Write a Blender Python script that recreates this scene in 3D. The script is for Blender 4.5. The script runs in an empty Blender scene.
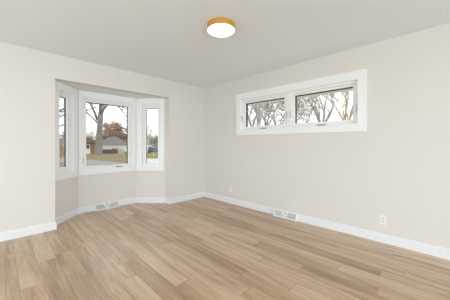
import bpy, bmesh, math, random
from mathutils import Vector, Matrix

S = bpy.context.scene
COL = S.collection
RND = random.Random(7)
PI = math.pi

# ------------------------------------------------------------------ camera, sky, lights, exposure
F_PX, CX, HORIZON = 222.63, 225.0, 143.5
CAM = Vector((3.862, -3.260, 1.197))
TH = 0.77503
FWD = Vector((-math.sin(TH), math.cos(TH), 0))
RGT = Vector((math.cos(TH), math.sin(TH), 0))
cd = bpy.data.cameras.new('camera')
cd.sensor_width = 36
cd.lens = F_PX / 450 * 36
cd.shift_y = (HORIZON - 150) / 450
cd.clip_start = 0.02
cd.clip_end = 500
cam = bpy.data.objects.new('camera', cd)
COL.objects.link(cam)
cam.location = CAM
cam.rotation_euler = (PI / 2, 0, TH)
S.camera = cam

w = bpy.data.worlds.new('overcast_sky')
S.world = w
w.use_nodes = True
nt = w.node_tree
bg = nt.nodes['Background']
tc = nt.nodes.new('ShaderNodeTexCoord')
nz = nt.nodes.new('ShaderNodeTexNoise')
nz.inputs['Scale'].default_value = 1.6
nz.inputs['Detail'].default_value = 4
cr = nt.nodes.new('ShaderNodeValToRGB')
cr.color_ramp.elements[0].position = 0.35
cr.color_ramp.elements[0].color = (0.90, 0.95, 1.0, 1)
cr.color_ramp.elements[1].position = 0.62
cr.color_ramp.elements[1].color = (0.98, 0.99, 1.0, 1)
nt.links.new(tc.outputs['Generated'], nz.inputs['Vector'])
nt.links.new(nz.outputs['Fac'], cr.inputs['Fac'])
nt.links.new(cr.outputs['Color'], bg.inputs['Color'])
bg.inputs['Strength'].default_value = 1.65


def area_light(name, loc, rot, sx, sy, power, color):
    l = bpy.data.lights.new(name, 'AREA')
    l.shape = 'RECTANGLE'
    l.size, l.size_y = sx, sy
    l.energy = power
    l.color = color
    o = bpy.data.objects.new(name, l)
    o.location = loc
    o.rotation_euler = rot
    COL.objects.link(o)
    return o


# added fill lights in the unseen openings behind the camera (side wall and end wall)
area_light('fill_light_side', (2.4, -5.55, 1.15), (PI / 2, 0, 0), 3.2, 2.0, 47, (0.86, 0.95, 1.0))
area_light('fill_light_end', (8.25, -3.5, 1.15), (PI / 2, 0, PI / 2), 2.8, 2.0, 150, (0.86, 0.95, 1.0))

S.view_settings.view_transform = 'Standard'
S.view_settings.look = 'None'
S.view_settings.gamma = 1
S.view_settings.use_curve_mapping = False
S.view_settings.exposure = 0.09
S.cycles.use_denoising = True
S.cycles.max_bounces = 14
S.cycles.diffuse_bounces = 8
S.cycles.transparent_max_bounces = 24


def at(px, py=None, depth=None, z=None):
    """a point of the place from a bearing and a distance (or height)"""
    if depth is None:
        depth = F_PX * (CAM.z - z) / (py - HORIZON)
    p = CAM + FWD * depth + RGT * ((px - CX) / F_PX * depth)
    p.z = z if z is not None else CAM.z + (HORIZON - py) / F_PX * depth
    return p


# ------------------------------------------------------------------ materials
def mat(name, color, rough=0.5, metal=0.0, spec=0.5, emit=None, emit_s=0.0):
    m = bpy.data.materials.new(name)
    m.use_nodes = True
    b = m.node_tree.nodes['Principled BSDF']
    b.inputs['Base Color'].default_value = (*color, 1)
    b.inputs['Roughness'].default_value = rough
    b.inputs['Metallic'].default_value = metal
    b.inputs['Specular IOR Level'].default_value = spec
    if emit:
        b.inputs['Emission Color'].default_value = (*emit, 1)
        b.inputs['Emission Strength'].default_value = emit_s
    return m


def N(m, kind, **kw):
    n = m.node_tree.nodes.new(kind)
    for k, v in kw.items():
        if k in n.inputs:
            n.inputs[k].default_value = v
        else:
            setattr(n, k, v)
    return n


def bump_mat(name, color, rough, scale, strength, dist=0.002, spec=0.5):
    m = mat(name, color, rough, spec=spec)
    b = m.node_tree.nodes['Principled BSDF']
    t = N(m, 'ShaderNodeTexCoord')
    n = N(m, 'ShaderNodeTexNoise', Scale=scale, Detail=3.0)
    bp = N(m, 'ShaderNodeBump', Strength=strength, Distance=dist)
    L = m.node_tree.links.new
    L(t.outputs['Object'], n.inputs['Vector'])
    L(n.outputs['Fac'], bp.inputs['Height'])
    L(bp.outputs['Normal'], b.inputs['Normal'])
    return m


def noise_mat(name, c0, c1, scale, rough=0.8, lo=0.35, hi=0.65, detail=4.0, stretch=(1, 1, 1), mid=None):
    m = mat(name, c0, rough, spec=0.2)
    b = m.node_tree.nodes['Principled BSDF']
    t = N(m, 'ShaderNodeTexCoord')
    mp = N(m, 'ShaderNodeMapping')
    mp.inputs['Scale'].default_value = stretch
    n = N(m, 'ShaderNodeTexNoise', Scale=scale, Detail=detail)
    r = N(m, 'ShaderNodeValToRGB')
    r.color_ramp.elements[0].position = lo
    r.color_ramp.elements[0].color = (*c0, 1)
    r.color_ramp.elements[1].position = hi
    r.color_ramp.elements[1].color = (*c1, 1)
    if mid:
        e = r.color_ramp.elements.new((lo + hi) / 2)
        e.color = (*mid, 1)
    L = m.node_tree.links.new
    L(t.outputs['Object'], mp.inputs['Vector'])
    L(mp.outputs['Vector'], n.inputs['Vector'])
    L(n.outputs['Fac'], r.inputs['Fac'])
    L(r.outputs['Color'], b.inputs['Base Color'])
    return m


M = {}
M['wall'] = bump_mat('cream_wall_paint', (0.73, 0.711, 0.686), 0.6, 140, 0.25, spec=0.3)
M['ceiling'] = bump_mat('flat_ceiling_paint', (0.80, 0.86, 0.91), 0.9, 170, 0.3, spec=0.1)
M['trim'] = mat('white_trim_paint', (0.80, 0.832, 0.872), 0.4)
M['casing'] = mat('white_window_casing', (0.865, 0.885, 0.91), 0.4)
M['vinyl'] = mat('white_window_vinyl', (0.875, 0.875, 0.87), 0.4)
M['gasket'] = mat('dark_window_gasket', (0.035, 0.045, 0.055), 0.5)
M['hardware'] = mat('grey_window_hardware', (0.42, 0.42, 0.42), 0.4)
M['hardware_white'] = mat('pale_window_hardware', (0.62, 0.62, 0.61), 0.4)
M['gold'] = mat('brushed_gold_metal', (0.80, 0.47, 0.13), 0.38, 0.85)
M['lamp'] = mat('lit_lamp_diffuser', (0.9, 0.88, 0.84), 0.5, emit=(1.0, 0.93, 0.83), emit_s=8.0)
M['register'] = mat('white_enamel_steel', (0.86, 0.875, 0.90), 0.35)
M['register_dark'] = mat('grey_register_inside', (0.11, 0.13, 0.16), 0.6)
M['plate'] = mat('white_outlet_plastic', (0.82, 0.82, 0.82), 0.3)
M['slot'] = mat('dark_outlet_slot', (0.04, 0.04, 0.045), 0.6)


def glass_mat():
    m = bpy.data.materials.new('window_glass')
    m.use_nodes = True
    t = m.node_tree
    t.nodes.clear()
    out = t.nodes.new('ShaderNodeOutputMaterial')
    mix = t.nodes.new('ShaderNodeMixShader')
    tr = t.nodes.new('ShaderNodeBsdfTransparent')
    tr.inputs['Color'].default_value = (0.97, 0.98, 0.975, 1)
    gl = t.nodes.new('ShaderNodeBsdfGlossy')
    gl.inputs['Roughness'].default_value = 0.02
    fr = t.nodes.new('ShaderNodeFresnel')
    fr.inputs['IOR'].default_value = 1.3
    geo = t.nodes.new('ShaderNodeNewGeometry')
    inv = t.nodes.new('ShaderNodeMath')
    inv.operation = 'SUBTRACT'
    inv.inputs[0].default_value = 1.0
    t.links.new(geo.outputs['Backfacing'], inv.inputs[1])
    mul = t.nodes.new('ShaderNodeMath')
    mul.operation = 'MULTIPLY'
    t.links.new(fr.outputs[0], mul.inputs[0])
    t.links.new(inv.outputs[0], mul.inputs[1])
    t.links.new(mul.outputs[0], mix.inputs[0])
    t.links.new(tr.outputs[0], mix.inputs[1])
    t.links.new(gl.outputs[0], mix.inputs[2])
    t.links.new(mix.outputs[0], out.inputs['Surface'])
    return m


M['glass'] = glass_mat()


def floor_mat(W=0.152, LEN=1.22):
    m = mat('oak_vinyl_planks', (0.5, 0.36, 0.24), 0.36, spec=0.6)
    b = m.node_tree.nodes['Principled BSDF']
    b.inputs['Coat Weight'].default_value = 0.3
    b.inputs['Coat Roughness'].default_value = 0.22
    L = m.node_tree.links.new
    t = N(m, 'ShaderNodeTexCoord')
    sp = N(m, 'ShaderNodeSeparateXYZ')
    L(t.outputs['Object'], sp.inputs[0])

    def math_(op, a, bb=None):
        n = N(m, 'ShaderNodeMath', operation=op)
        for i, v in enumerate((a, bb)):
            if v is None:
                continue
            if isinstance(v, (int, float)):
                n.inputs[i].default_value = v
            else:
                L(v, n.inputs[i])
        return n.outputs[0]

    yv = math_('DIVIDE', math_('ADD', sp.outputs['Y'], 20.005), W)
    row = math_('FLOOR', yv)
    fy = math_('FRACT', yv)
    wr = N(m, 'ShaderNodeTexWhiteNoise', noise_dimensions='1D')
    L(row, wr.inputs['W'])
    xv = math_('ADD', math_('DIVIDE', math_('ADD', sp.outputs['X'], 20.0), LEN), math_('MULTIPLY', wr.outputs['Value'], 7.0))
    colm = math_('FLOOR', xv)
    fx = math_('FRACT', xv)
    cb = N(m, 'ShaderNodeCombineXYZ')
    L(row, cb.inputs[0])
    L(colm, cb.inputs[1])
    wp = N(m, 'ShaderNodeTexWhiteNoise', noise_dimensions='3D')
    L(cb.outputs[0], wp.inputs['Vector'])
    # grain coordinates, shifted per plank
    off = N(m, 'ShaderNodeVectorMath', operation='SCALE')
    L(wp.outputs['Color'], off.inputs[0])
    off.inputs['Scale'].default_value = 37.0
    add = N(m, 'ShaderNodeVectorMath', operation='ADD')
    L(t.outputs['Object'], add.inputs[0])
    L(off.outputs[0], add.inputs[1])

    def grain(scale, stretch, detail, dist=0.0):
        mp = N(m, 'ShaderNodeMapping')
        mp.inputs['Scale'].default_value = stretch
        L(add.outputs[0], mp.inputs['Vector'])
        n = N(m, 'ShaderNodeTexNoise', Scale=scale, Detail=detail, Distortion=dist)
        L(mp.outputs[0], n.inputs['Vector'])
        return n.outputs['Fac']
    g_broad = grain(1.0, (0.9, 7.0, 1.0), 3.0, 0.6)
    g_fine = grain(1.0, (5.0, 90.0, 1.0), 4.0, 0.3)
    # cathedral figure
    mp = N(m, 'ShaderNodeMapping')
    mp.inputs['Scale'].default_value = (0.35, 5.0, 1.0)
    L(add.outputs[0], mp.inputs['Vector'])
    nn = N(m, 'ShaderNodeTexNoise', Scale=1.0, Detail=1.5, Distortion=0.4)
    L(mp.outputs[0], nn.inputs['Vector'])
    fig = math_('ABSOLUTE', math_('SINE', math_('MULTIPLY', nn.outputs['Fac'], 55.0)))
    # tone of the plank
    tone = math_('ADD', math_('MULTIPLY', wp.outputs['Value'], 0.30), math_('MULTIPLY', g_broad, 0.85))
    g_mid = grain(1.0, (1.3, 26.0, 1.0), 4.0, 0.5)
    tone = math_('ADD', tone, math_('SUBTRACT', math_('MULTIPLY', g_mid, 0.50), 0.27))
    tone = math_('ADD', tone, math_('MULTIPLY', g_fine, 0.38))
    tone = math_('ADD', tone, math_('MULTIPLY', fig, 0.09))
    r = N(m, 'ShaderNodeValToRGB')
    el = r.color_ramp.elements
    el[0].position = 0.34
    el[0].color = (0.19, 0.110, 0.058, 1)
    el[1].position = 1.0
    el[1].color = (0.615, 0.455, 0.305, 1)
    e = el.new(0.56); e.color = (0.345, 0.218, 0.123, 1)
    e = el.new(0.78); e.color = (0.475, 0.322, 0.196, 1)
    L(tone, r.inputs['Fac'])
    # knots
    vk = N(m, 'ShaderNodeTexVoronoi', Scale=1.0)
    mk = N(m, 'ShaderNodeMapping')
    mk.inputs['Scale'].default_value = (0.9, 2.6, 1.0)
    L(add.outputs[0], mk.inputs['Vector'])
    L(mk.outputs[0], vk.inputs['Vector'])
    kn = N(m, 'ShaderNodeMapRange')
    L(vk.outputs['Distance'], kn.inputs['Value'])
    kn.inputs['From Min'].default_value = 0.03
    kn.inputs['From Max'].default_value = 0.10
    kn.inputs['To Min'].default_value = 0.55
    kn.inputs['To Max'].default_value = 0.0
    mixk = N(m, 'ShaderNodeMix', data_type='RGBA')
    L(kn.outputs[0], mixk.inputs['Factor'])
    L(r.outputs['Color'], mixk.inputs['A'])
    mixk.inputs['B'].default_value = (0.17, 0.10, 0.055, 1)
    # seams
    sy = math_('MINIMUM', fy, math_('SUBTRACT', 1.0, fy))
    sx = math_('MULTIPLY', math_('MINIMUM', fx, math_('SUBTRACT', 1.0, fx)), LEN / W)
    seam = math_('MINIMUM', sy, sx)
    sm = N(m, 'ShaderNodeMapRange')
    L(seam, sm.inputs['Value'])
    sm.inputs['From Min'].default_value = 0.005
    sm.inputs['From Max'].default_value = 0.020
    sm.inputs['To Min'].default_value = 0.60
    sm.inputs['To Max'].default_value = 0.0
    mixs = N(m, 'ShaderNodeMix', data_type='RGBA')
    L(sm.outputs[0], mixs.inputs['Factor'])
    L(mixk.outputs['Result'], mixs.inputs['A'])
    mixs.inputs['B'].default_value = (0.15, 0.095, 0.06, 1)
    L(mixs.outputs['Result'], b.inputs['Base Color'])
    bp = N(m, 'ShaderNodeBump', Strength=0.15, Distance=0.001)
    L(g_fine, bp.inputs['Height'])
    L(bp.outputs['Normal'], b.inputs['Normal'])
    return m


M['floor'] = floor_mat()


# ------------------------------------------------------------------ mesh helpers
class MB:
    """collects boxes, tubes, prisms into one mesh"""

    def __init__(self):
        self.v, self.f = [], []

    def box(self, x0, x1, y0, y1, z0, z1):
        b = len(self.v)
        self.v += [(x, y, z) for z in (z0, z1) for (x, y) in ((x0, y0), (x1, y0), (x1, y1), (x0, y1))]
        self.f += [tuple(b + i for i in q) for q in ((3, 2, 1, 0), (4, 5, 6, 7), (0, 1, 5, 4), (1, 2, 6, 5), (2, 3, 7, 6), (3, 0, 4, 7))]
        return self

    def prism(self, pts, z0, z1):
        """vertical prism over a counter-clockwise ground outline"""
        b, n = len(self.v), len(pts)
        self.v += [(p[0], p[1], z0) for p in pts] + [(p[0], p[1], z1) for p in pts]
        self.f.append(tuple(b + i for i in reversed(range(n))))
        self.f.append(tuple(b + n + i for i in range(n)))
        for i in range(n):
            j = (i + 1) % n
            self.f.append((b + i, b + j, b + n + j, b + n + i))
        return self

    def solid(self, pts_a, pts_b):
        """loft between two outlines of the same count (3-D points)"""
        b, n = len(self.v), len(pts_a)
        self.v += [tuple(p) for p in pts_a] + [tuple(p) for p in pts_b]
        self.f.append(tuple(b + i for i in reversed(range(n))))
        self.f.append(tuple(b + n + i for i in range(n)))
        for i in range(n):
            j = (i + 1) % n
            self.f.append((b + i, b + j, b + n + j, b + n + i))
        return self

    def ring(self, x0, x1, z0, z1, wl, wr, wb, wt, y0, y1):
        """rectangular frame in the local x-z plane"""
        self.box(x0, x0 + wl, y0, y1, z0, z1)
        self.box(x1 - wr, x1, y0, y1, z0, z1)
        self.box(x0 + wl, x1 - wr, y0, y1, z0, z0 + wb)
        self.box(x0 + wl, x1 - wr, y0, y1, z1 - wt, z1)
        return self

    def tube(self, pts, radii, n=6, cap=True):
        b0 = len(self.v)
        pts = [Vector(p) for p in pts]
        up = None
        for i, p in enumerate(pts):
            d = (pts[min(i + 1, len(pts) - 1)] - pts[max(i - 1, 0)])
            if d.length < 1e-9:
                d = Vector((0, 0, 1))
            d.normalize()
            if up is None:
                a = Vector((1, 0, 0)) if abs(d.x) < 0.8 else Vector((0, 1, 0))
                up = (a - d * a.dot(d)).normalized()
            else:
                up = (up - d * up.dot(d)).normalized()
            s = d.cross(up)
            for k in range(n):
                t = 2 * PI * k / n
                self.v.append(tuple(p + (up * math.cos(t) + s * math.sin(t)) * radii[i]))
        for i in range(len(pts) - 1):
            for k in range(n):
                a, c = b0 + i * n + k, b0 + i * n + (k + 1) % n
                self.f.append((a, c, c + n, a + n))
        if cap:
            self.f.append(tuple(b0 + k for k in reversed(range(n))))
            self.f.append(tuple(b0 + (len(pts) - 1) * n + k for k in range(n)))
        return self

    def lathe(self, prof, n=48, c=(0, 0)):
        """profile of (radius, z) about a vertical axis"""
        b = len(self.v)
        for r, z in prof:
            for k in range(n):
                t = 2 * PI * k / n
                self.v.append((c[0] + r * math.cos(t), c[1] + r * math.sin(t), z))
        for i in range(len(prof) - 1):
            for k in range(n):
                a, d = b + i * n + k, b + i * n + (k + 1) % n
                self.f.append((a, d, d + n, a + n))
        self.f.append(tuple(b + k for k in reversed(range(n))))
        self.f.append(tuple(b + (len(prof) - 1) * n + k for k in range(n)))
        return self

    def quad(self, *p):
        b = len(self.v)
        self.v += [tuple(q) for q in p]
        self.f.append(tuple(range(b, b + len(p))))
        return self

    def build(self, name, m, parent=None, bevel=0.0, smooth=False, seg=2):
        me = bpy.data.meshes.new(name)
        me.from_pydata(self.v, [], self.f)
        me.validate()
        bm = bmesh.new()
        bm.from_mesh(me)
        bmesh.ops.recalc_face_normals(bm, faces=bm.faces)
        bm.to_mesh(me)
        bm.free()
        if smooth:
            me.polygons.foreach_set('use_smooth', [True] * len(me.polygons))
        o = bpy.data.objects.new(name, me)
        me.materials.append(m)
        COL.objects.link(o)
        if parent:
            o.parent = parent
        if bevel:
            md = o.modifiers.new('bevel', 'BEVEL')
            md.width = bevel
            md.segments = seg
            md.limit_method = 'ANGLE'
        return o


def tag(o, label=None, cat=None, group=None, kind=None):
    if label:
        o['label'] = label
    if cat:
        o['category'] = cat
    if group:
        o['group'] = group
    if kind:
        o['kind'] = kind
    return o


def empty(name, loc=(0, 0, 0), rz=0.0):
    o = bpy.data.objects.new(name, None)
    o.location = loc
    o.rotation_euler = (0, 0, rz)
    o.empty_display_size = 0.1
    COL.objects.link(o)
    return o


# ------------------------------------------------------------------ room shell
HC = 2.44                   # ceiling
XE, YE = 8.0, -5.4          # end wall, side wall
L0, L1, L2 = (0, -2.70), (-0.15, -2.70), (-0.582, -2.304)
R2, R1, R0 = (-0.582, -1.30), (-0.15, -0.884), (0, -0.884)
BZ = 2.106                  # head of the bay
T = 0.15

mb = MB()
mb.prism([(0, YE), (XE, YE), (XE, 0), (0, 0), R0, R1, R2, L2, L1, L0], -0.12, 0.0)
tag(mb.build('floor', M['floor']), 'light oak plank floor running into the bay', 'floor', kind='structure')

mb = MB().box(-0.15, XE + 0.15, YE - 0.15, 0.15, HC, HC + 0.12)
tag(mb.build('ceiling', M['ceiling']), 'flat pale grey painted ceiling', 'ceiling', kind='structure')

mb = MB()
mb.box(-T, 0, YE, L0[1], -0.12, HC)
mb.box(-T, 0, R0[1], 0, -0.12, HC)
mb.box(-T, 0, L0[1], R0[1], BZ, HC)
tag(mb.build('wall_left', M['wall']), 'cream wall pierced by the window bay', 'wall', kind='structure')

# right wall with the high window opening
WX0, WX1, WZ0, WZ1 = 1.085, 3.075, 1.448, 2.03
mb = MB()
mb.box(-T, WX0, 0, T, -0.12, HC)
mb.box(WX1, XE + T, 0, T, -0.12, HC)
mb.box(WX0, WX1, 0, T, -0.12, WZ0)
mb.box(WX0, WX1, 0, T, WZ1, HC)
tag(mb.build('wall_right', M['wall']), 'cream wall under and around the high double window', 'wall', kind='structure')

# unseen walls behind the camera; wide openings added to admit the fill light
mb = MB()
mb.box(-T, 0.8, YE - T, YE, -0.12, HC)
mb.box(4.2, XE + T, YE - T, YE, -0.12, HC)
mb.box(0.8, 4.2, YE - T, YE, 2.2, HC)
tag(mb.build('wall_front', M['wall']), kind='structure')
mb = MB()
mb.box(XE, XE + T, YE, -4.95, -0.12, HC)
mb.box(XE, XE + T, -1.95, 0, -0.12, HC)
mb.box(XE, XE + T, -4.95, -1.95, 2.2, HC)
tag(mb.build('wall_rear', M['wall']), kind='structure')


# bay walls with one opening each; local x runs left to right seen from inside, local y outward
def frame_of(a, b):
    d = Vector((b[0] - a[0], b[1] - a[1], 0))
    return d.length, math.atan2(d.y, d.x)


BAY = {}
mbw = MB()


def bay_wall(a, b, s0, s1, z0, z1, ext0, ext1):
    ln, rz = frame_of(a, b)
    u = Vector((math.cos(rz), math.sin(rz)))
    o = Vector((-u.y, u.x))

    def q(sa, sb, za, zb):
        # outer corners are mitred by ext0 / ext1
        ea = ext0 if sa == 0 else 0
        eb = ext1 if sb == ln else 0
        p0 = Vector(a) + u * sa
        p1 = Vector(a) + u * sb
        p2 = p1 + o * T + u * eb
        p3 = p0 + o * T - u * ea
        mbw.prism([p0, p1, p2, p3], za, zb)
    q(0, s0, -0.12, BZ)
    q(s1, ln, -0.12, BZ)
    q(s0, s1, -0.12, z0)
    q(s0, s1, z1, BZ)
    return ln, rz


SILL, HEAD = 0.735, 2.0
lnL, rzL = bay_wall(L1, L2, 0.105, 0.462, SILL, HEAD, -0.0, 0.06)
lnC, rzC = bay_wall(L2, R2, 0.064, 0.944, SILL, HEAD, 0.06, 0.06)
lnR, rzR = bay_wall(R2, R1, 0.118, 0.492, SILL, HEAD, 0.06, -0.0)
tag(mbw.build('wall_bay', M['wall']), 'cream walls of the bay below its three windows', 'wall', kind='structure')
mb = MB().prism([R1, R2, L2, L1][::-1], BZ, BZ + 0.1)
mb.f = [f for f in mb.f]
tag(mb.build('ceiling_bay', M['ceiling']), 'pale soffit closing the top of the bay', 'ceiling', kind='structure')


# ------------------------------------------------------------------ baseboards
def baseboard(name, path, label):
    """path: points along the wall foot, the room on the LEFT of travel"""
    mb_ = MB()
    h, t = 0.108, 0.014
    n = len(path)
    prof = [(0, 0), (t, 0), (t, h - 0.006), (t - 0.006, h), (0, h)]
    P = [Vector(p) for p in path]
    offs = []
    for i in range(n):
        ds = []
        if i > 0:
            ds.append((P[i] - P[i - 1]).normalized())
        if i < n - 1:
            ds.append((P[i + 1] - P[i]).normalized())
        ns = [Vector((-d.y, d.x)) for d in ds]
        m_ = sum(ns, Vector((0, 0))).normalized()
        offs.append(m_ / max(0.3, m_.dot(ns[0])))
    rows = []
    for i in range(n):
        rows.append([(P[i].x + offs[i].x * a, P[i].y + offs[i].y * a, z) for a, z in prof])
    b = len(mb_.v)
    k = len(prof)
    for r in rows:
        mb_.v += r
    for i in range(n - 1):
        for j in range(k):
            j2 = (j + 1) % k
            mb_.f.append((b + i * k + j, b + i * k + j2, b + (i + 1) * k + j2, b + (i + 1) * k + j))
    mb_.f.append(tuple(b + j for j in range(k)))
    mb_.f.append(tuple(b + (n - 1) * k + j for j in range(k)))
    return tag(mb_.build(name, M['trim']), label, 'baseboard', kind='structure')


baseboard('baseboard_bay', [(0, 0), R0, R1, R2, L2, L1, L0, (0, YE)][::1][::-1][::-1], 'white baseboard along the left wall and round the bay')
baseboard('baseboard_right', [(XE, 0), (0.0005, 0)], 'white baseboard along the wall under the high window')


# ------------------------------------------------------------------ windows
def window(name, loc, rz, casing, opening, label, kind_='casement', units=None, hardware=(), rail=(0.030, 0.030)):
    """casing (x0,x1,z0,z1) outer edge; opening (x0,x1,z0,z1); units: list of (x0,x1) sashes"""
    root = empty(name, (loc[0], loc[1], 0), rz)
    tag(root, label, 'window', kind='structure')
    cx0, cx1, cz0, cz1 = casing
    x0, x1, z0, z1 = opening
    c = MB()
    c.ring(cx0, cx1, cz0, cz1, x0 - cx0, cx1 - x1, z0 - cz0, cz1 - z1, -0.018, 0.0)
    c.build('casing', M['casing'], root, bevel=0.002)
    j = MB()
    j.ring(x0, x1, z0, z1, 0.006, 0.006, 0.006, 0.006, -0.004, 0.14)
    j.build('jamb_liner', M['casing'], root)
    units = units or [(x0, x1)]
    fw, sw = 0.026, 0.038
    if len(units) > 1:
        MB().box(units[0][1], units[1][0], 0.028, 0.135, z0 + 0.006, z1 - 0.006).build('mullion', M['vinyl'], root, bevel=0.002)
    for i, (a, b) in enumerate(units):
        fa = a + (0.006 if a == x0 else 0)
        fb = b - (0.006 if b == x1 else 0)
        za, zb = z0 + 0.006, z1 - 0.006
        f = MB().ring(fa, fb, za, zb, fw, fw, fw - .004, fw + .004, 0.032, 0.13).build('frame', M['vinyl'], root, bevel=0.002)
        ga, gb, gz0, gz1 = fa + fw, fb - fw, za + fw - .004, zb - fw - .004
        if kind_ == 'awning':
            sb, st = 0.038, 0.032
        else:
            sb, st = rail
            sw = 0.038 if b - a > 0.6 else 0.029
        s = MB().ring(ga + .002, gb - .002, gz0 + .002, gz1 - .002, sw, sw, sb, st, 0.05, 0.082).build('sash', M['vinyl'], root, bevel=0.003)
        MB().ring(ga + .002, gb - .002, gz0 + .002, gz1 - .002, sw + .001, sw + .001, sb - .001, st + .007, 0.088, 0.135 if b - a > 0.6 else 0.104).build('spacer', M['gasket'], s)
        MB().box(ga + sw - .004, gb - sw + .004, 0.083, 0.087, gz0 + sb - .004, gz1 - st + .004).build('glass', M['glass'], s)
    for h in hardware:
        kind, hx, hz = h
        if kind == 'crank':
            mbx = MB().box(hx - 0.062, hx + 0.062, 0.012, 0.034, hz - 0.012, hz + 0.010)
            ob = mbx.build('crank', M['hardware'], root, bevel=0.005)
            MB().tube([(hx + 0.05, 0.010, hz), (hx - 0.02, 0.004, hz + 0.002), (hx - 0.045, 0.002, hz + 0.002)], [0.006, 0.006, 0.008], 8).build('crank_handle', M['hardware'], ob)
        elif kind == 'lock':
            ob = MB().box(hx - 0.011, hx + 0.011, 0.022, 0.034, hz - 0.055, hz + 0.055).build('lock', M['hardware_white'], root, bevel=0.004)
            MB().tube([(hx, 0.016, hz - 0.02), (hx, 0.008, hz + 0.02), (hx, 0.008, hz + 0.06)], [0.006, 0.007, 0.005], 8).build('lock_lever', M['hardware_white'], ob)
        elif kind == 'arm':
            MB().box(hx - 0.06, hx + 0.06, 0.04, 0.05, hz - 0.005, hz + 0.004).build('hinge_arm', M['hardware'], root)
    return root


window('window_1', L2, rzC, (0.012, lnC - 0.012, 0.652, BZ - 0.001), (0.064, 0.944, SILL, HEAD),
       'wide white casement window in the middle of the bay',
       hardware=[('crank', 0.688, 0.752), ('lock', 0.085, 0.90), ('arm', 0.48, 0.80)])
window('window_2', L1, rzL, (0.004, lnL - 0.012, 0.652, BZ - 0.001), (0.105, 0.462, SILL, HEAD),
       'narrow white side window on the left slant of the bay', rail=(0.056, 0.034))
window('window_3', R2, rzR, (0.012, lnR - 0.030, 0.652, BZ - 0.001), (0.118, 0.492, SILL, HEAD),
       'narrow white side window on the right slant of the bay', rail=(0.032, 0.044))
XM = (WX0 + WX1) / 2
window('window_4', (0, 0), 0, (0.985, 3.175, 1.352, 2.142), (WX0, WX1, WZ0, WZ1),
       'long white high window of two awning panes', 'awning', [(WX0, XM - 0.022), (XM + 0.022, WX1)],
       hardware=[('crank', 1.60, 1.467), ('crank', 2.60, 1.467), ('lock', 1.105, 1.67), ('lock', XM - 0.036, 1.66), ('lock', XM + 0.036, 1.66), ('lock', 3.056, 1.655)])

# ------------------------------------------------------------------ ceiling light
lamp = empty('ceiling_light', (2.20, -1.622, HC))
tag(lamp, 'round flush ceiling light with gold rim and glowing white diffuser', 'ceiling light')
R = 0.146
MB().lathe([(R - 0.02, 0.0), (R, 0.0), (R, -0.058), (R - 0.001, -0.061), (R - 0.006, -0.061), (R - 0.006, -0.05), (R - 0.02, -0.05)], 72).build('rim', M['gold'], lamp, smooth=False)
MB().lathe([(R - 0.0065, -0.045), (R - 0.0065, -0.059), (R - 0.012, -0.0635), (R - 0.05, -0.0655), (0.002, -0.0665)], 72).build('diffuser', M['lamp'], lamp, smooth=True)


# ------------------------------------------------------------------ floor registers
def register(loc, rz, label):
    """local x along the wall, local -y into the room"""
    root = empty('floor_register', loc, rz)
    tag(root, label, 'vent', group='baseboard heat registers')
    ln, h, d0, d1 = 0.40, 0.118, 0.062, 0.030     # length, height, depth at foot and at head
    back = -0.0145
    B = Vector((0, back - d0, 0.004))
    Tt = Vector((0, back - d1, h))
    up = (Tt - B)
    H_ = up.length
    upn = up.normalized()
    out = Vector((0, -upn.z, upn.y))
    if out.y > 0:
        out = -out

    def P(s, t, o):
        return Vector((s, 0, 0)) + B + upn * t + out * o

    def bar(m_, s0, t0, s1, t1, wd, o0, o1):
        d = Vector((s1 - s0, t1 - t0)).normalized()
        nn = Vector((-d.y, d.x)) * wd / 2
        pts = [(s0 - nn.x, t0 - nn.y), (s1 - nn.x, t1 - nn.y), (s1 + nn.x, t1 + nn.y), (s0 + nn.x, t0 + nn.y)]
        m_.solid([P(*p, o0) for p in pts], [P(*p, o1) for p in pts])
    hl = ln / 2
    m_ = MB()
    bw = 0.017
    bar(m_, -hl, bw / 2, hl, bw / 2, bw, -0.006, 0.002)
    bar(m_, -hl, H_ - bw / 2, hl, H_ - bw / 2, bw, -0.006, 0.002)
    bar(m_, -hl + bw / 2, bw, -hl + bw / 2, H_ - bw, bw, -0.006, 0.002)
    bar(m_, hl - bw / 2, bw, hl - bw / 2, H_ - bw, bw, -0.006, 0.002)
    bar(m_, -0.055, H_ - bw, 0.0, bw, 0.017, -0.006, 0.003)
    bar(m_, 0.055, H_ - bw, 0.0, bw, 0.017, -0.006, 0.003)
    # end caps, top lid
    for sx in (-hl, hl - 0.003):
        a = [(sx, back, 0.0), (sx, back - d0 + 0.004, 0.0), (sx, back - d1 + 0.004, h), (sx, back, h)]
        m_.solid([Vector(p) for p in a], [Vector(p) + Vector((0.003, 0, 0)) for p in a])
    m_.box(-hl, hl, back - d1 + 0.002, back, h - 0.003, h)
    m_.build('cover', M['register'], root, bevel=0.0008, seg=1)
    g = MB()
    pts = [(-hl + 0.004, 0.004), (hl - 0.004, 0.004), (hl - 0.004, H_ - 0.004), (-hl + 0.004, H_ - 0.004)]
    g.solid([P(*p, -0.020) for p in pts], [P(*p, -0.017) for p in pts])
    g.build('damper', M['register_dark'], root)
    for side in (-1, 1):
        l_ = MB()
        n = 13
        for i in range(n):
            s = 0.012 + (hl - bw - 0.012) * (i + 0.5) / n
            top = s + 0.052
            t_top = H_ - bw
            if top > hl - bw:
                t_top = bw + (H_ - 2 * bw) * (hl - bw - s) / 0.052
                top = hl - bw
            bar(l_, side * s, bw, side * top, t_top, 0.0052, -0.012, -0.003)
        l_.build('louver', M['register'], root)
    l_ = MB()
    for i in range(8):
        t = bw + (H_ - 2 * bw) * (0.34 + 0.088 * i)
        half = 0.048 * (t - bw) / (H_ - 2 * bw)
        bar(l_, -half, t, half, t, 0.0048, -0.012, -0.003)
    l_.build('louver', M['register'], root)
    return root


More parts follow.
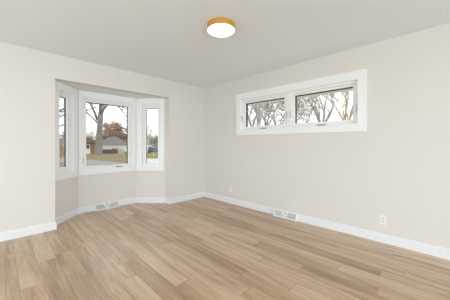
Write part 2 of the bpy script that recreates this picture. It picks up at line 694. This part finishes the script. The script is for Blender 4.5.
register((-0.582, -1.857, 0), rzC, 'white slotted baseboard register under the middle bay window')
register((2.062, 0, 0), 0, 'white slotted baseboard register under the high double window')

# ------------------------------------------------------------------ wall outlet
def outlet(x, z, label):
    out = empty('wall_outlet', (x, 0, z))
    tag(out, label, 'outlet', group='duplex wall outlets')
    MB().box(-0.036, 0.036, -0.0055, 0, -0.0585, 0.0585).build('cover_plate', M['plate'], out, bevel=0.003)
    for dz in (-0.0195, 0.0195):
        pts = []
        for k in range(24):
            t = 2 * PI * k / 24
            pts.append((max(-0.0145, min(0.0145, 0.0175 * math.cos(t))), 0.0145 * math.sin(t)))
        m_ = MB()
        m_.solid([(x, -0.0054, z + dz) for x, z in pts], [(x, -0.0078, z + dz) for x, z in pts])
        face = m_.build('socket', M['plate'], out)
        s_ = MB()
        s_.box(-0.0075, -0.0045, -0.0083, -0.0077, dz - 0.002, dz + 0.008)
        s_.box(0.0045, 0.0075, -0.0083, -0.0077, dz - 0.001, dz + 0.007)
        s_.box(-0.003, 0.003, -0.0083, -0.0077, dz - 0.0105, dz - 0.005)
        s_.build('slot', M['slot'], face)
    m_ = MB()
    m_.tube([(0, -0.005, 0), (0, -0.007, 0)], [0.0032, 0.0032], 12)
    m_.build('screw', M['hardware_white'], out)


outlet(3.343, 0.272, 'white duplex wall outlet low on the wall to the right of the register')
outlet(0.823, 0.285, 'small white duplex wall outlet low on the wall near the room corner')

# ------------------------------------------------------------------ outdoors: ground
GZ = -0.6


def gz(p):
    """height of the yard: level near the house, falling away beyond 38 m"""
    d = (Vector((p[0], p[1], 0)) - Vector((CAM.x, CAM.y, 0))).dot(FWD)
    if d < 38:
        return GZ
    return GZ - 1.15 * min(1.0, (d - 38) / 22) - max(0, d - 60) * 0.004


def ground_at(px, depth, dz=0.0):
    p = at(px, depth=depth, z=0)
    p.z = gz(p) + dz
    return p


M['lawn'] = noise_mat('lawn_with_fallen_leaves', (0.167, 0.167, 0.064), (0.274, 0.146, 0.083), 1.1, 0.95, 0.40, 0.64, 9.0, mid=(0.254, 0.201, 0.108))
M['lawn_green'] = noise_mat('green_lawn', (0.134, 0.196, 0.062), (0.228, 0.258, 0.114), 1.2, 0.95, 0.4, 0.62, 6.0)
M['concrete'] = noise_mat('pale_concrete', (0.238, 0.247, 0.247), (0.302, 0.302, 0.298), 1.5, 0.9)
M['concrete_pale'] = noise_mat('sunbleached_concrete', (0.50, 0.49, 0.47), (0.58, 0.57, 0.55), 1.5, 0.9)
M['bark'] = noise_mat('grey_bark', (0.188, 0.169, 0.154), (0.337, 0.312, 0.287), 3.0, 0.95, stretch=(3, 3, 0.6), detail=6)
M['bark_washed'] = noise_mat('washed_out_bark', (0.36, 0.33, 0.30), (0.58, 0.55, 0.51), 3.0, 0.95, stretch=(3, 3, 0.6), detail=6)  # bark lightened in its colour to imitate glare and haze
M['bark_dark'] = noise_mat('dark_bark', (0.182, 0.154, 0.126), (0.336, 0.294, 0.252), 3.0, 0.95, stretch=(3, 3, 0.6), detail=6)
M['bark_tan'] = noise_mat('tan_bark', (0.449, 0.330, 0.211), (0.660, 0.515, 0.343), 3.0, 0.95, stretch=(3, 3, 0.6))
M['leaf_brown'] = noise_mat('rusty_oak_leaves', (0.27, 0.165, 0.115), (0.54, 0.39, 0.295), 0.9, 0.9, detail=8)
M['leaf_tan'] = noise_mat('faded_tan_leaves', (0.468, 0.325, 0.208), (0.715, 0.572, 0.416), 0.9, 0.9, detail=8)
M['leaf_green'] = noise_mat('dark_evergreen_needles', (0.176, 0.203, 0.140), (0.421, 0.439, 0.333), 1.1, 0.9, detail=8)
M['leaf_pale'] = noise_mat('grey_green_leaves', (0.312, 0.364, 0.221), (0.546, 0.572, 0.403), 1.1, 0.9, detail=8)
M['roof_grey'] = noise_mat('grey_roof_shingles', (0.160, 0.148, 0.136), (0.216, 0.200, 0.189), 2.0, 0.95, stretch=(1, 1, 6))
M['roof_brown'] = noise_mat('brown_roof_shingles', (0.084, 0.066, 0.060), (0.144, 0.120, 0.108), 2.0, 0.95, stretch=(1, 1, 6))
M['siding'] = noise_mat('cream_house_siding', (0.792, 0.768, 0.672), (0.888, 0.864, 0.780), 1.0, 0.8, stretch=(0.3, 0.3, 8))
M['teal'] = noise_mat('grey_teal_siding', (0.390, 0.520, 0.533), (0.520, 0.650, 0.650), 1.0, 0.8, stretch=(0.3, 0.3, 8))
M['wood'] = noise_mat('weathered_fence_wood', (0.145, 0.114, 0.082), (0.228, 0.184, 0.140), 2.5, 0.9, stretch=(3, 3, 0.4))
M['wood_pale'] = noise_mat('pale_fence_wood', (0.506, 0.451, 0.363), (0.638, 0.583, 0.484), 2.5, 0.9, stretch=(3, 3, 0.4))
M['white_out'] = mat('white_exterior_paint', (0.858, 0.858, 0.836), 0.6)
M['soffit'] = mat('olive_beige_eave_paint', (0.82, 0.80, 0.70), 0.7)
M['dark_pane'] = mat('dark_house_window', (0.05, 0.07, 0.09), 0.15)
M['car_dark'] = mat('dark_car_paint', (0.05, 0.055, 0.07), 0.3)
M['car_blue'] = mat('pale_blue_car_paint', (0.45, 0.56, 0.64), 0.3)
M['car_glass'] = mat('car_window_glass', (0.03, 0.04, 0.05), 0.08)
M['tyre'] = mat('black_rubber', (0.02, 0.02, 0.02), 0.8)
M['chrome'] = mat('silver_wheel_metal', (0.55, 0.55, 0.56), 0.35, 0.6)
M['hydrant'] = mat('yellow_hydrant_paint', (0.85, 0.55, 0.04), 0.5)
M['red'] = mat('red_tail_lamp', (0.45, 0.03, 0.03), 0.3)


def brick_mat():
    m = mat('red_brick', (0.4, 0.2, 0.15), 0.9, spec=0.1)
    b = m.node_tree.nodes['Principled BSDF']
    t = N(m, 'ShaderNodeTexCoord')
    mp = N(m, 'ShaderNodeMapping')
    mp.inputs['Rotation'].default_value = (PI / 2, 0, 0)
    br = N(m, 'ShaderNodeTexBrick', Scale=4.0)
    br.inputs['Color1'].default_value = (0.33, 0.125, 0.075, 1)
    br.inputs['Color2'].default_value = (0.25, 0.095, 0.06, 1)
    br.inputs['Mortar'].default_value = (0.5, 0.45, 0.40, 1)
    L = m.node_tree.links.new
    L(t.outputs['Object'], mp.inputs[0])
    L(mp.outputs[0], br.inputs['Vector'])
    L(br.outputs['Color'], b.inputs['Base Color'])
    return m


M['brick'] = brick_mat()

# the yard: a grid that follows the fall of the land, level under the house
mb = MB()
NX, NY = 26, 40
xs = [-75 + 90 * i / NX for i in range(NX + 1)]
ys = [-55 + 150 * i / NY for i in range(NY + 1)]
for y in ys:
    for x in xs:
        mb.v.append((x, y, gz((x, y))))
for j in range(NY):
    for i in range(NX):
        a = j * (NX + 1) + i
        mb.f.append((a, a + 1, a + NX + 2, a + NX + 1))
tag(mb.build('ground', M['lawn'], smooth=True), 'leaf-strewn autumn lawn outside the bay windows', 'ground', kind='structure')


def patch(name, m, pts, z, label, cat):
    """a thin slab laid on the yard, following its fall; pts are (bearing, distance) corners, far edge then near edge"""
    n = len(pts) // 2
    far, near = pts[:n], pts[n:][::-1]
    m_ = MB()
    rows = 8
    for i in range(n):
        for k in range(rows + 1):
            t = k / rows
            a, c = at(far[i][0], depth=far[i][1], z=0), at(near[i][0], depth=near[i][1], z=0)
            p = a.lerp(c, t)
            m_.v.append((p.x, p.y, gz(p) + z))
    for i in range(n - 1):
        for k in range(rows):
            a = i * (rows + 1) + k
            m_.f.append((a, a + 1, a + rows + 2, a + rows + 1))
    o = m_.build(name, m)
    md = o.modifiers.new('thickness', 'SOLIDIFY')
    md.thickness = 0.03
    md.offset = 1.0 if o.data.polygons[0].normal.z > 0 else -1.0
    return tag(o, label, cat, kind='structure')


patch('street', M['concrete'], [(30, 27.5), (63, 26.7), (87, 24.6), (105, 22.6), (123, 20.3), (131, 19.2),
                                (131, 12.5), (123, 13.2), (105, 14.5), (87, 17.0), (63, 20.6), (30, 21.5)], 0.0,
      'pale concrete street crossing the view of the bay windows', 'street')
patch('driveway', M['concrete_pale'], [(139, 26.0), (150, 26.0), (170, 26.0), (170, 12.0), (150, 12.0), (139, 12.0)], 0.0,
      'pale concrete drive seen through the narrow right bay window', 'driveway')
patch('verge', M['lawn_green'], [(136, 37.8), (150, 37.8), (172, 37.8), (172, 31.0), (150, 31.0), (136, 31.0)], 0.01,
      'strip of green grass round the yellow hydrant', 'lawn')
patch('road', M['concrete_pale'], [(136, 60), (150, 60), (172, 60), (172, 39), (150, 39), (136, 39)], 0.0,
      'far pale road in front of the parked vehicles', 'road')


# ------------------------------------------------------------------ trees
def twig_tree(name, label, base, height, r0, m, seed, spread=0.5, levels=5, forks=3, fork_at=0.35, group=None, limbs=None, leaves=None, leaf_n=0, leaf_size=0.12, lean=(0, 0), cat='tree', twig_r=0.012, kids=(3, 4)):
    rnd = random.Random(seed)
    root = empty(name, base)
    tag(root, label, cat, group)
    tr, cr_ = MB(), MB()
    tips = []

    def grow(p, d, r, ln, lv, target):
        n = 4 if lv < 3 else 3
        pts, rad = [p.copy()], [r]
        q, dd = p.copy(), d.copy()
        for i in range(n):
            dd = (dd + Vector((rnd.uniform(-1, 1), rnd.uniform(-1, 1), rnd.uniform(-0.6, 0.9))) * 0.17).normalized()
            q = q + dd * (ln / n)
            pts.append(q.copy())
            rad.append(max(twig_r * 0.6, r * (1 - 0.5 * (i + 1) / n)))
        target.tube(pts, rad, 6 if lv < 2 else (5 if lv < 3 else 4), cap=True)
        if lv >= levels:
            tips.append((pts[-1], dd))
            tips.append((pts[-2], dd))
            return
        for k in range(rnd.randint(*kids)):
            i = rnd.randint(1, n) if k else n
            ax = Vector((rnd.uniform(-1, 1), rnd.uniform(-1, 1), rnd.uniform(-1, 1)))
            ax = (ax - dd * ax.dot(dd)).normalized()
            a = rnd.uniform(0.35, 0.95) * spread * 2
            nd = (dd * math.cos(a) + ax * math.sin(a) + Vector((0, 0, 0.12))).normalized()
            grow(pts[i], nd, max(twig_r, rad[i] * rnd.uniform(0.55, 0.78)), ln * rnd.uniform(0.6, 0.82), lv + 1, cr_)

    fh = height * fork_at
    pts = [Vector((0, 0, -0.15)), Vector((0, 0, 0.12)), Vector((lean[0] * 0.2, lean[1] * 0.2, fh * 0.35)), Vector((lean[0] * 0.6, lean[1] * 0.6, fh * 0.7)), Vector((lean[0], lean[1], fh))]
    tr.tube(pts, [r0 * 1.7, r0 * 1.35, r0 * 1.02, r0 * 0.95, r0 * 0.92], 10)
    top = pts[-1]
    if limbs:
        for path, ra, rb in limbs:
            pp = [Vector(q) for q in path]
            nn = len(pp)
            rr = [ra + (rb - ra) * i / (nn - 1) for i in range(nn)]
            tr.tube(pp, rr, 7)
            for i in range(1, nn):
                d = (pp[i] - pp[i - 1]).normalized()
                for k in range(3 if i == nn - 1 else 1):
                    ax = Vector((rnd.uniform(-1, 1), rnd.uniform(-1, 1), rnd.uniform(-0.3, 0.8)))
                    nd = (d + ax * 0.7).normalized()
                    grow(pp[i], nd, max(twig_r, rr[i] * 0.6), height * 0.16, 3, cr_)
    for k in range(forks):
        a = 2 * PI * (k + rnd.uniform(-0.25, 0.25)) / max(1, forks) + seed
        el = rnd.uniform(0.25, 0.75) * spread * 1.6
        d = Vector((math.cos(a) * math.sin(el), math.sin(a) * math.sin(el), math.cos(el)))
        grow(top - Vector((0, 0, r0)), d, r0 * 0.62, height * 0.30, 1, tr)
    tr.build('trunk', m, root, smooth=True)
    cr_.build('branches', m, root, smooth=False)
    if leaves:
        lf = MB()
        for i in range(leaf_n):
            p, d = tips[rnd.randrange(len(tips))]
            c = p + Vector((rnd.gauss(0, 1), rnd.gauss(0, 1), rnd.gauss(0, 0.8))) * (leaf_size * 2.6)
            a = Vector((rnd.uniform(-1, 1), rnd.uniform(-1, 1), rnd.uniform(-1, 1))).normalized()
            b_ = a.cross(Vector((rnd.uniform(-1, 1), rnd.uniform(-1, 1), rnd.uniform(-1, 1)))).normalized()
            s_ = leaf_size * rnd.uniform(0.6, 1.3)
            lf.quad(c - a * s_, c - b_ * s_ * 0.6, c + a * s_, c + b_ * s_ * 0.6)
        lf.build('foliage', leaves, root)
    return root


def shrub(name, label, base, sx, sz, m, seed, n=900, leaf=0.14, group=None):
    rnd = random.Random(seed)
    root = empty(name, base)
    tag(root, label, 'shrub', group)
    st = MB()
    for k in range(9):
        a = rnd.uniform(0, 2 * PI)
        st.tube([(0.1 * math.cos(a), 0.1 * math.sin(a), -0.08), (sx * 0.25 * math.cos(a), sx * 0.25 * math.sin(a), sz * 0.5), (sx * 0.4 * math.cos(a), sx * 0.4 * math.sin(a), sz * 0.9)], [0.035, 0.025, 0.01], 5)
    st.build('stem', M['bark_dark'], root)
    lf = MB()
    for i in range(n):
        u = Vector((rnd.gauss(0, 1), rnd.gauss(0, 1), rnd.gauss(0, 1))).normalized() * rnd.random() ** 0.4
        c = Vector((u.x * sx * 0.5, u.y * sx * 0.5, sz * 0.52 + u.z * sz * 0.48))
        a = Vector((rnd.uniform(-1, 1), rnd.uniform(-1, 1), rnd.uniform(-1, 1))).normalized()
        b_ = a.cross(Vector((rnd.uniform(-1, 1), rnd.uniform(-1, 1), rnd.uniform(-1, 1)))).normalized()
        s_ = leaf * rnd.uniform(0.6, 1.3)
        lf.quad(c - a * s_, c - b_ * s_ * 0.6, c + a * s_, c + b_ * s_ * 0.6)
    lf.build('foliage', m, root)
    return root


# the big bare tree in the middle bay window
tb = ground_at(98.6, 36)


def rel(px, py, d, base):
    return at(px, py, d) - base


twig_tree('bare_tree', 'big grey-trunked bare tree standing on the lawn in the middle bay window', tb, 13.0, 0.43, M['bark'], 3, spread=0.5, levels=5,
          forks=2, fork_at=0.52, lean=(0.25, 0.25), twig_r=0.026, kids=(3, 4),
          limbs=[([rel(97.5, 120, 36, tb), rel(94.5, 112, 36, tb), rel(91, 105, 36.3, tb), rel(88, 99, 36.5, tb), rel(85, 91, 37, tb)], 0.20, 0.11),
                 ([rel(97.5, 123, 36, tb), rel(93, 118, 35.5, tb), rel(88, 113.5, 35, tb), rel(82, 107, 35, tb)], 0.13, 0.06),
                 ([rel(97, 107, 36, tb), rel(92, 108, 35.6, tb), rel(87, 110.5, 35, tb), rel(82, 111, 34.7, tb)], 0.09, 0.04),
                 ([rel(100, 119, 36, tb), rel(103.0, 110, 36, tb), rel(107, 105, 35.8, tb), rel(113, 103, 35.5, tb), rel(120, 108, 35, tb), rel(127, 117, 34.5, tb)], 0.24, 0.06),
                 ([rel(110, 104, 36, tb), rel(118, 104.5, 35.6, tb), rel(126, 109, 35, tb)], 0.12, 0.06)])

# rusty oak and greyer trees beyond the houses
twig_tree('oak_tree', 'rust-leaved oak above the grey-roofed house in the middle bay window', ground_at(117.5, 66), 9.8, 0.28, M['bark_dark'], 12, spread=0.72, levels=4, forks=5, fork_at=0.25,
          leaves=M['leaf_brown'], leaf_n=6500, leaf_size=0.2, kids=(3, 4), twig_r=0.02)
twig_tree('oak_tree', 'smaller tan-leaved tree between the oak and the big bare trunk', ground_at(106, 70), 7.0, 0.22, M['bark_dark'], 21, spread=0.55, levels=4, forks=4, fork_at=0.25,
          leaves=M['leaf_tan'], leaf_n=1300, leaf_size=0.20, kids=(3, 4), twig_r=0.02)
for i, (px, dep, hh, sd, lab) in enumerate((
        (90, 66, 7.0, 31, 'thin hazy tree above the brick house left of the big trunk'),
        (84, 58, 8.0, 32, 'thin hazy tree at the left edge of the middle bay window'))):
    twig_tree('hazy_tree', lab, ground_at(px, dep), hh, 0.16, M['bark'], sd, spread=0.5, levels=4, forks=4, fork_at=0.2, leaves=M['leaf_tan'], leaf_n=500, leaf_size=0.16, kids=(3, 4), twig_r=0.018)


# ------------------------------------------------------------------ houses across the street
def hip_house(name, label, c, rz, lx, ly, wall_h, roof_h, wm, rm, over=0.5, extras=None, drop=0.3, gm='white_out'):
    root = empty(name, c, rz)
    tag(root, label, 'house')
    MB().box(-lx / 2, lx / 2, -ly / 2, ly / 2, -drop, wall_h).build('wall', wm, root)
    m_ = MB()
    ox, oy = lx / 2 + over, ly / 2 + over
    rx = max(0.3, ox - oy)
    m_.v += [(-ox, -oy, wall_h), (ox, -oy, wall_h), (ox, oy, wall_h), (-ox, oy, wall_h), (-rx, 0, wall_h + roof_h), (rx, 0, wall_h + roof_h)]
    m_.f += [(0, 1, 5, 4), (1, 2, 5), (2, 3, 4, 5), (3, 0, 4), (3, 2, 1, 0)]
    m_.build('roof', rm, root)
    g = MB()
    for (x0, x1, y0, y1) in ((-ox - .06, ox + .06, -oy - .06, -oy), (-ox - .06, ox + .06, oy, oy + .06), (-ox - .06, -ox, -oy, oy), (ox, ox + .06, -oy, oy)):
        g.box(x0, x1, y0, y1, wall_h - 0.16, wall_h + 0.02)
    g.build('gutter', M[gm], root)
    for (nm, mm, x0, x1, z0, z1) in (extras or []):
        p = MB().box(x0, x1, -ly / 2 - 0.05, -ly / 2, z0, z1).build(nm, mm, root)
        if nm == 'window':
            MB().ring(x0 - .08, x1 + .08, z0 - .08, z1 + .08, .08, .08, .08, .08, -ly / 2 - 0.08, -ly / 2).build('window_frame', M['white_out'], p)
    return root


hc = ground_at(113.0, 57)
hip_house('garage_house', 'low cream house with a big grey hip roof behind the fence', hc, TH, 7.4, 6.0, 2.2, 2.3, M['siding'], M['roof_grey'], 0.25,
          [('window', M['dark_pane'], -2.6, -1.9, 0.9, 1.6), ('garage_door', M['white_out'], -0.6, 1.9, 0.0, 1.6)])
bc = ground_at(86.5, 43.0)
hip_house('brick_house', 'red brick house with dark roof left of the big bare trunk', bc, TH + 0.557, 3.4, 5.0, 2.35, 0.9, M['brick'], M['roof_brown'], 0.3,
          [('window', M['dark_pane'], -0.3, 0.45, 1.15, 1.85), ('garage_door', M['white_out'], -1.6, 0.6, 0.0, 1.0)], gm='wood')
tc_ = ground_at(58, 50)
hip_house('teal_house', 'grey-teal house seen through the narrow left bay window', tc_, TH + 0.3, 9, 6, 2.3, 1.4, M['teal'], M['roof_grey'], 0.4,
          [('window', M['dark_pane'], 0.5, 1.7, 0.9, 1.9)])


# fence between the houses, with its gate
def fence(name, label, a, b, h, m, post_m, cat='fence'):
    ln, rz = frame_of(a, b)
    root = empty(name, (a.x, a.y, min(gz(a), gz(b))), rz)
    tag(root, label, cat)
    s_ = MB()
    n = int(ln / 0.15)
    for i in range(n):
        x = i * ln / n
        s_.box(x, x + ln / n - 0.015, -0.012, 0.012, 0.05, h)
    s_.box(0, ln, 0.012, 0.05, 0.25, 0.33)
    s_.box(0, ln, 0.012, 0.05, h - 0.3, h - 0.22)
    s_.build('panel', m, root)
    k = max(2, int(ln / 2) + 1)
    for i in range(k):
        x = ln * i / (k - 1)
        MB().box(x - 0.05, x + 0.05, 0.05, 0.15, -0.1, h + 0.06).build('post', post_m, root)
    return root


fence('wood_fence', 'weathered brown board fence between brick house and gate', ground_at(98.0, 44.4), ground_at(111.8, 44.5), 0.98, M['wood'], M['wood'])
fence('garden_gate', 'pale wooden gate panel at the end of the brown fence', ground_at(112.2, 44), ground_at(117.4, 44), 1.12, M['wood'], M['wood_pale'], 'gate')
fence('wood_fence', 'pale board fence to the right of the wooden gate', ground_at(117.9, 44.3), ground_at(124.5, 44.6), 1.05, M['wood_pale'], M['wood_pale'])
shrub('low_shrub', 'low green shrub at the foot of the pale fence', ground_at(127.0, 43.4), 1.3, 0.55, M['leaf_pale'], 5, 500, 0.09)

# behind the narrow left window
lt = ground_at(50, 22)
twig_tree('bare_tree', 'bare tree whose slanting limbs cross the narrow left bay window', lt, 9.0, 0.2, M['bark_dark'], 8, spread=0.4, levels=4, forks=2, fork_at=0.6, kids=(2, 3), twig_r=0.012,
          limbs=[([rel(50, 118, 22, lt), rel(58, 112.5, 22, lt), rel(66, 107, 22, lt), rel(75, 101, 22, lt)], 0.085, 0.05),
                 ([rel(50, 124, 22, lt), rel(58, 117.5, 22, lt), rel(66, 114.5, 22, lt), rel(76, 109, 22, lt)], 0.075, 0.05),
                 ([rel(50, 132, 22, lt), rel(58, 127, 22, lt), rel(66, 123.5, 22, lt), rel(74, 120, 22, lt)], 0.075, 0.05)])
shrub('autumn_shrub', 'tan autumn bush beside the street in the narrow left bay window', ground_at(64.5, 37), 2.6, 1.9, M['leaf_tan'], 9, 1100, 0.12)
twig_tree('oak_tree', 'rusty tree above the teal house in the narrow left bay window', ground_at(66, 62), 6.6, 0.2, M['bark_dark'], 41, spread=0.55, levels=4, forks=4, fork_at=0.25, leaves=M['leaf_brown'], leaf_n=1400, leaf_size=0.2, twig_r=0.02)

# behind the narrow right window
twig_tree('evergreen_tree', 'broad dark evergreen behind the parked vehicles', ground_at(155.5, 92), 7.2, 0.3, M['bark_dark'], 4, spread=0.65, levels=4, forks=6, fork_at=0.14, kids=(3, 4), leaves=M['leaf_green'], leaf_n=3600, leaf_size=0.24, twig_r=0.02)
twig_tree('bare_tree', 'bare brown-twigged tree at the left of the narrow right bay window', ground_at(145.6, 60), 8.0, 0.18, M['bark_tan'], 52, spread=0.5, levels=5, forks=4, fork_at=0.3, kids=(2, 3), leaves=M['leaf_brown'], leaf_n=700, leaf_size=0.13, twig_r=0.026)
twig_tree('hazy_tree', 'pale grey-green tree left of the dark evergreen', ground_at(148.0, 108), 9.5, 0.2, M['bark'], 53, spread=0.55, levels=4, forks=4, fork_at=0.2, leaves=M['leaf_pale'], leaf_n=1500, leaf_size=0.22, twig_r=0.02)


def vehicle(name, label, base, rz, paint, lx=4.7, wy=1.85, h=1.75):
    root = empty(name, base, rz)
    tag(root, label, name.split('_')[-1])
    a = lx / 2
    low = [(-a, 0.35), (a, 0.35), (a, 0.75), (a - 0.15, 0.95), (a - 1.25, 1.02), (-a + 0.08, 1.05), (-a, 0.85)]
    top = [(a - 1.25, 1.02), (a - 1.95, h - 0.04), (a - 2.3, h), (-a + 0.75, h), (-a + 0.45, h - 0.06), (-a + 0.08, 1.05)]
    m_ = MB()
    hw = wy / 2
    m_.solid([(x, -hw, z) for x, z in low], [(x, hw, z) for x, z in low])
    m_.build('body', paint, root, bevel=0.06)
    m_ = MB()
    m_.solid([(x, -hw + 0.06 + (z - 1.0) * 0.16, z) for x, z in top], [(x, hw - 0.06 - (z - 1.0) * 0.16, z) for x, z in top])
    cab = m_.build('cabin', paint, root, bevel=0.04)
    for sgn in (-1, 1):
        for x0, x1 in ((a - 2.9, a - 1.75), (-a + 1.55, a - 3.0), (-a + 0.65, -a + 1.45)):
            g = MB()
            y0, y1 = sgn * (hw - 0.075), sgn * (hw - 0.16)
            g.solid([(x0, y0, 1.1), (x1, y0, 1.1), (x1 - 0.1, y1, h - 0.15), (x0 + 0.05, y1, h - 0.15)], [(x0, y0 - sgn * .05, 1.1), (x1, y0 - sgn * .05, 1.1), (x1 - 0.1, y1 - sgn * .05, h - 0.15), (x0 + 0.05, y1 - sgn * .05, h - 0.15)])
            g.build('side_window', M['car_glass'], cab)
    g = MB()
    g.solid([(a - 1.26, -0.72, 1.06), (a - 1.26, 0.72, 1.06), (a - 1.9, 0.62, h - 0.1), (a - 1.9, -0.62, h - 0.1)], [(a - 1.20, -0.72, 1.06), (a - 1.20, 0.72, 1.06), (a - 1.86, 0.62, h - 0.1), (a - 1.86, -0.62, h - 0.1)])
    g.build('windscreen', M['car_glass'], cab)
    for sx in (a - 0.9, -a + 0.95):
        for sy in (-1, 1):
            wl = MB().tube([(sx, sy * (hw - 0.2), 0.34), (sx, sy * (hw + 0.01), 0.34)], [0.34, 0.34], 20).build('wheel', M['tyre'], root)
            MB().tube([(sx, sy * (hw), 0.34), (sx, sy * (hw + 0.03), 0.34)], [0.2, 0.19], 14).build('hub_cap', M['chrome'], wl)
    for sy in (-1, 1):
        MB().box(-a - 0.02, -a + 0.05, sy * (hw - 0.12) - 0.1, sy * (hw - 0.12) + 0.1, 0.75, 0.95).build('tail_lamp', M['red'], root)
        MB().box(a - 0.08, a + 0.02, sy * (hw - 0.25) - 0.18, sy * (hw - 0.25) + 0.18, 0.65, 0.78).build('head_lamp', M['white_out'], root)
    return root


vehicle('parked_van', 'dark parked van by the far road in the narrow right bay window', ground_at(154.2, 70), TH + PI / 2 - 0.2, M['car_dark'], 4.6, 1.9, 1.75)
vehicle('parked_car', 'pale blue parked car just behind the dark van', ground_at(149.0, 78), TH + PI / 2 - 0.25, M['car_blue'], 4.6, 1.9, 2.1)

hy = empty('fire_hydrant', ground_at(153.7, 31.5))
tag(hy, 'yellow fire hydrant on the green verge', 'hydrant')
MB().lathe([(0.11, -0.05), (0.11, 0.04), (0.065, 0.06), (0.065, 0.40), (0.085, 0.42), (0.085, 0.45), (0.065, 0.50), (0.05, 0.56), (0.02, 0.58)], 16).build('body', M['hydrant'], hy, smooth=False)
for a in (0, PI / 2, PI):
    dx, dy = math.cos(a + TH), math.sin(a + TH)
    MB().tube([(dx * 0.07, dy * 0.07, 0.33), (dx * 0.15, dy * 0.15, 0.33)], [0.03, 0.035], 10).build('nozzle', M['hydrant'], hy)

# ------------------------------------------------------------------ outside the high window
M['bounce_slab'] = noise_mat('pale_bounce_slab', (0.60, 0.59, 0.56), (0.70, 0.69, 0.66), 3.0, 0.9)  # for an unseen slab added to bounce light up onto the eave
tag(MB().box(-1.0, 7.0, 0.16, 4.0, GZ - 0.05, GZ + 0.03).build('path', M['bounce_slab']), 'pale slab added below the high window to bounce light onto the eave', 'path', kind='structure')
mb = MB()
mb.solid([(-0.6, 0.15, 2.06), (-0.6, 0.72, 2.045), (-0.6, 0.72, 2.25), (-0.6, 0.15, 2.40)], [(6.6, 0.15, 2.06), (6.6, 0.72, 2.045), (6.6, 0.72, 2.25), (6.6, 0.15, 2.40)])
tag(mb.build('trim_eave', M['soffit']), 'beige eave of this house above the high window', 'eave', kind='structure')

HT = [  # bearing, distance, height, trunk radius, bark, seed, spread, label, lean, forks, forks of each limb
    (252.0, 17, 9.0, 0.12, 'bark_washed', 61, 0.50, 'slim bare tree at the left end of the left high pane', (0, 0), 4, (3, 4)),
    (258.8, 14, 9.0, 0.16, 'bark_washed', 71, 0.55, 'thicker bare trunk left of centre in the left high pane', (0, 0), 4, (3, 4)),
    (266, 24, 9.5, 0.12, 'bark_washed', 72, 0.6, 'twiggy bare tree behind the middle of the left high pane', (0, 0), 5, (3, 5)),
    (277, 20, 8.5, 0.12, 'bark_washed', 63, 0.6, 'many-branched bare tree at the right of the left high pane', (0, 0), 4, (3, 5)),
    (290, 27, 10.0, 0.14, 'bark_washed', 67, 0.6, 'bare tree hidden at foot by the bar between the high panes', (0, 0), 4, (3, 4)),
    (322, 19, 9.0, 0.19, 'bark_washed', 64, 0.36, 'forking grey bare tree in the middle of the right high pane', (0, 0), 4, (2, 4)),
    (331.5, 22, 10.0, 0.17, 'bark_washed', 74, 0.36, 'slanting bare tree just right of the forking one', (1.0, 1.0), 3, (2, 4)),
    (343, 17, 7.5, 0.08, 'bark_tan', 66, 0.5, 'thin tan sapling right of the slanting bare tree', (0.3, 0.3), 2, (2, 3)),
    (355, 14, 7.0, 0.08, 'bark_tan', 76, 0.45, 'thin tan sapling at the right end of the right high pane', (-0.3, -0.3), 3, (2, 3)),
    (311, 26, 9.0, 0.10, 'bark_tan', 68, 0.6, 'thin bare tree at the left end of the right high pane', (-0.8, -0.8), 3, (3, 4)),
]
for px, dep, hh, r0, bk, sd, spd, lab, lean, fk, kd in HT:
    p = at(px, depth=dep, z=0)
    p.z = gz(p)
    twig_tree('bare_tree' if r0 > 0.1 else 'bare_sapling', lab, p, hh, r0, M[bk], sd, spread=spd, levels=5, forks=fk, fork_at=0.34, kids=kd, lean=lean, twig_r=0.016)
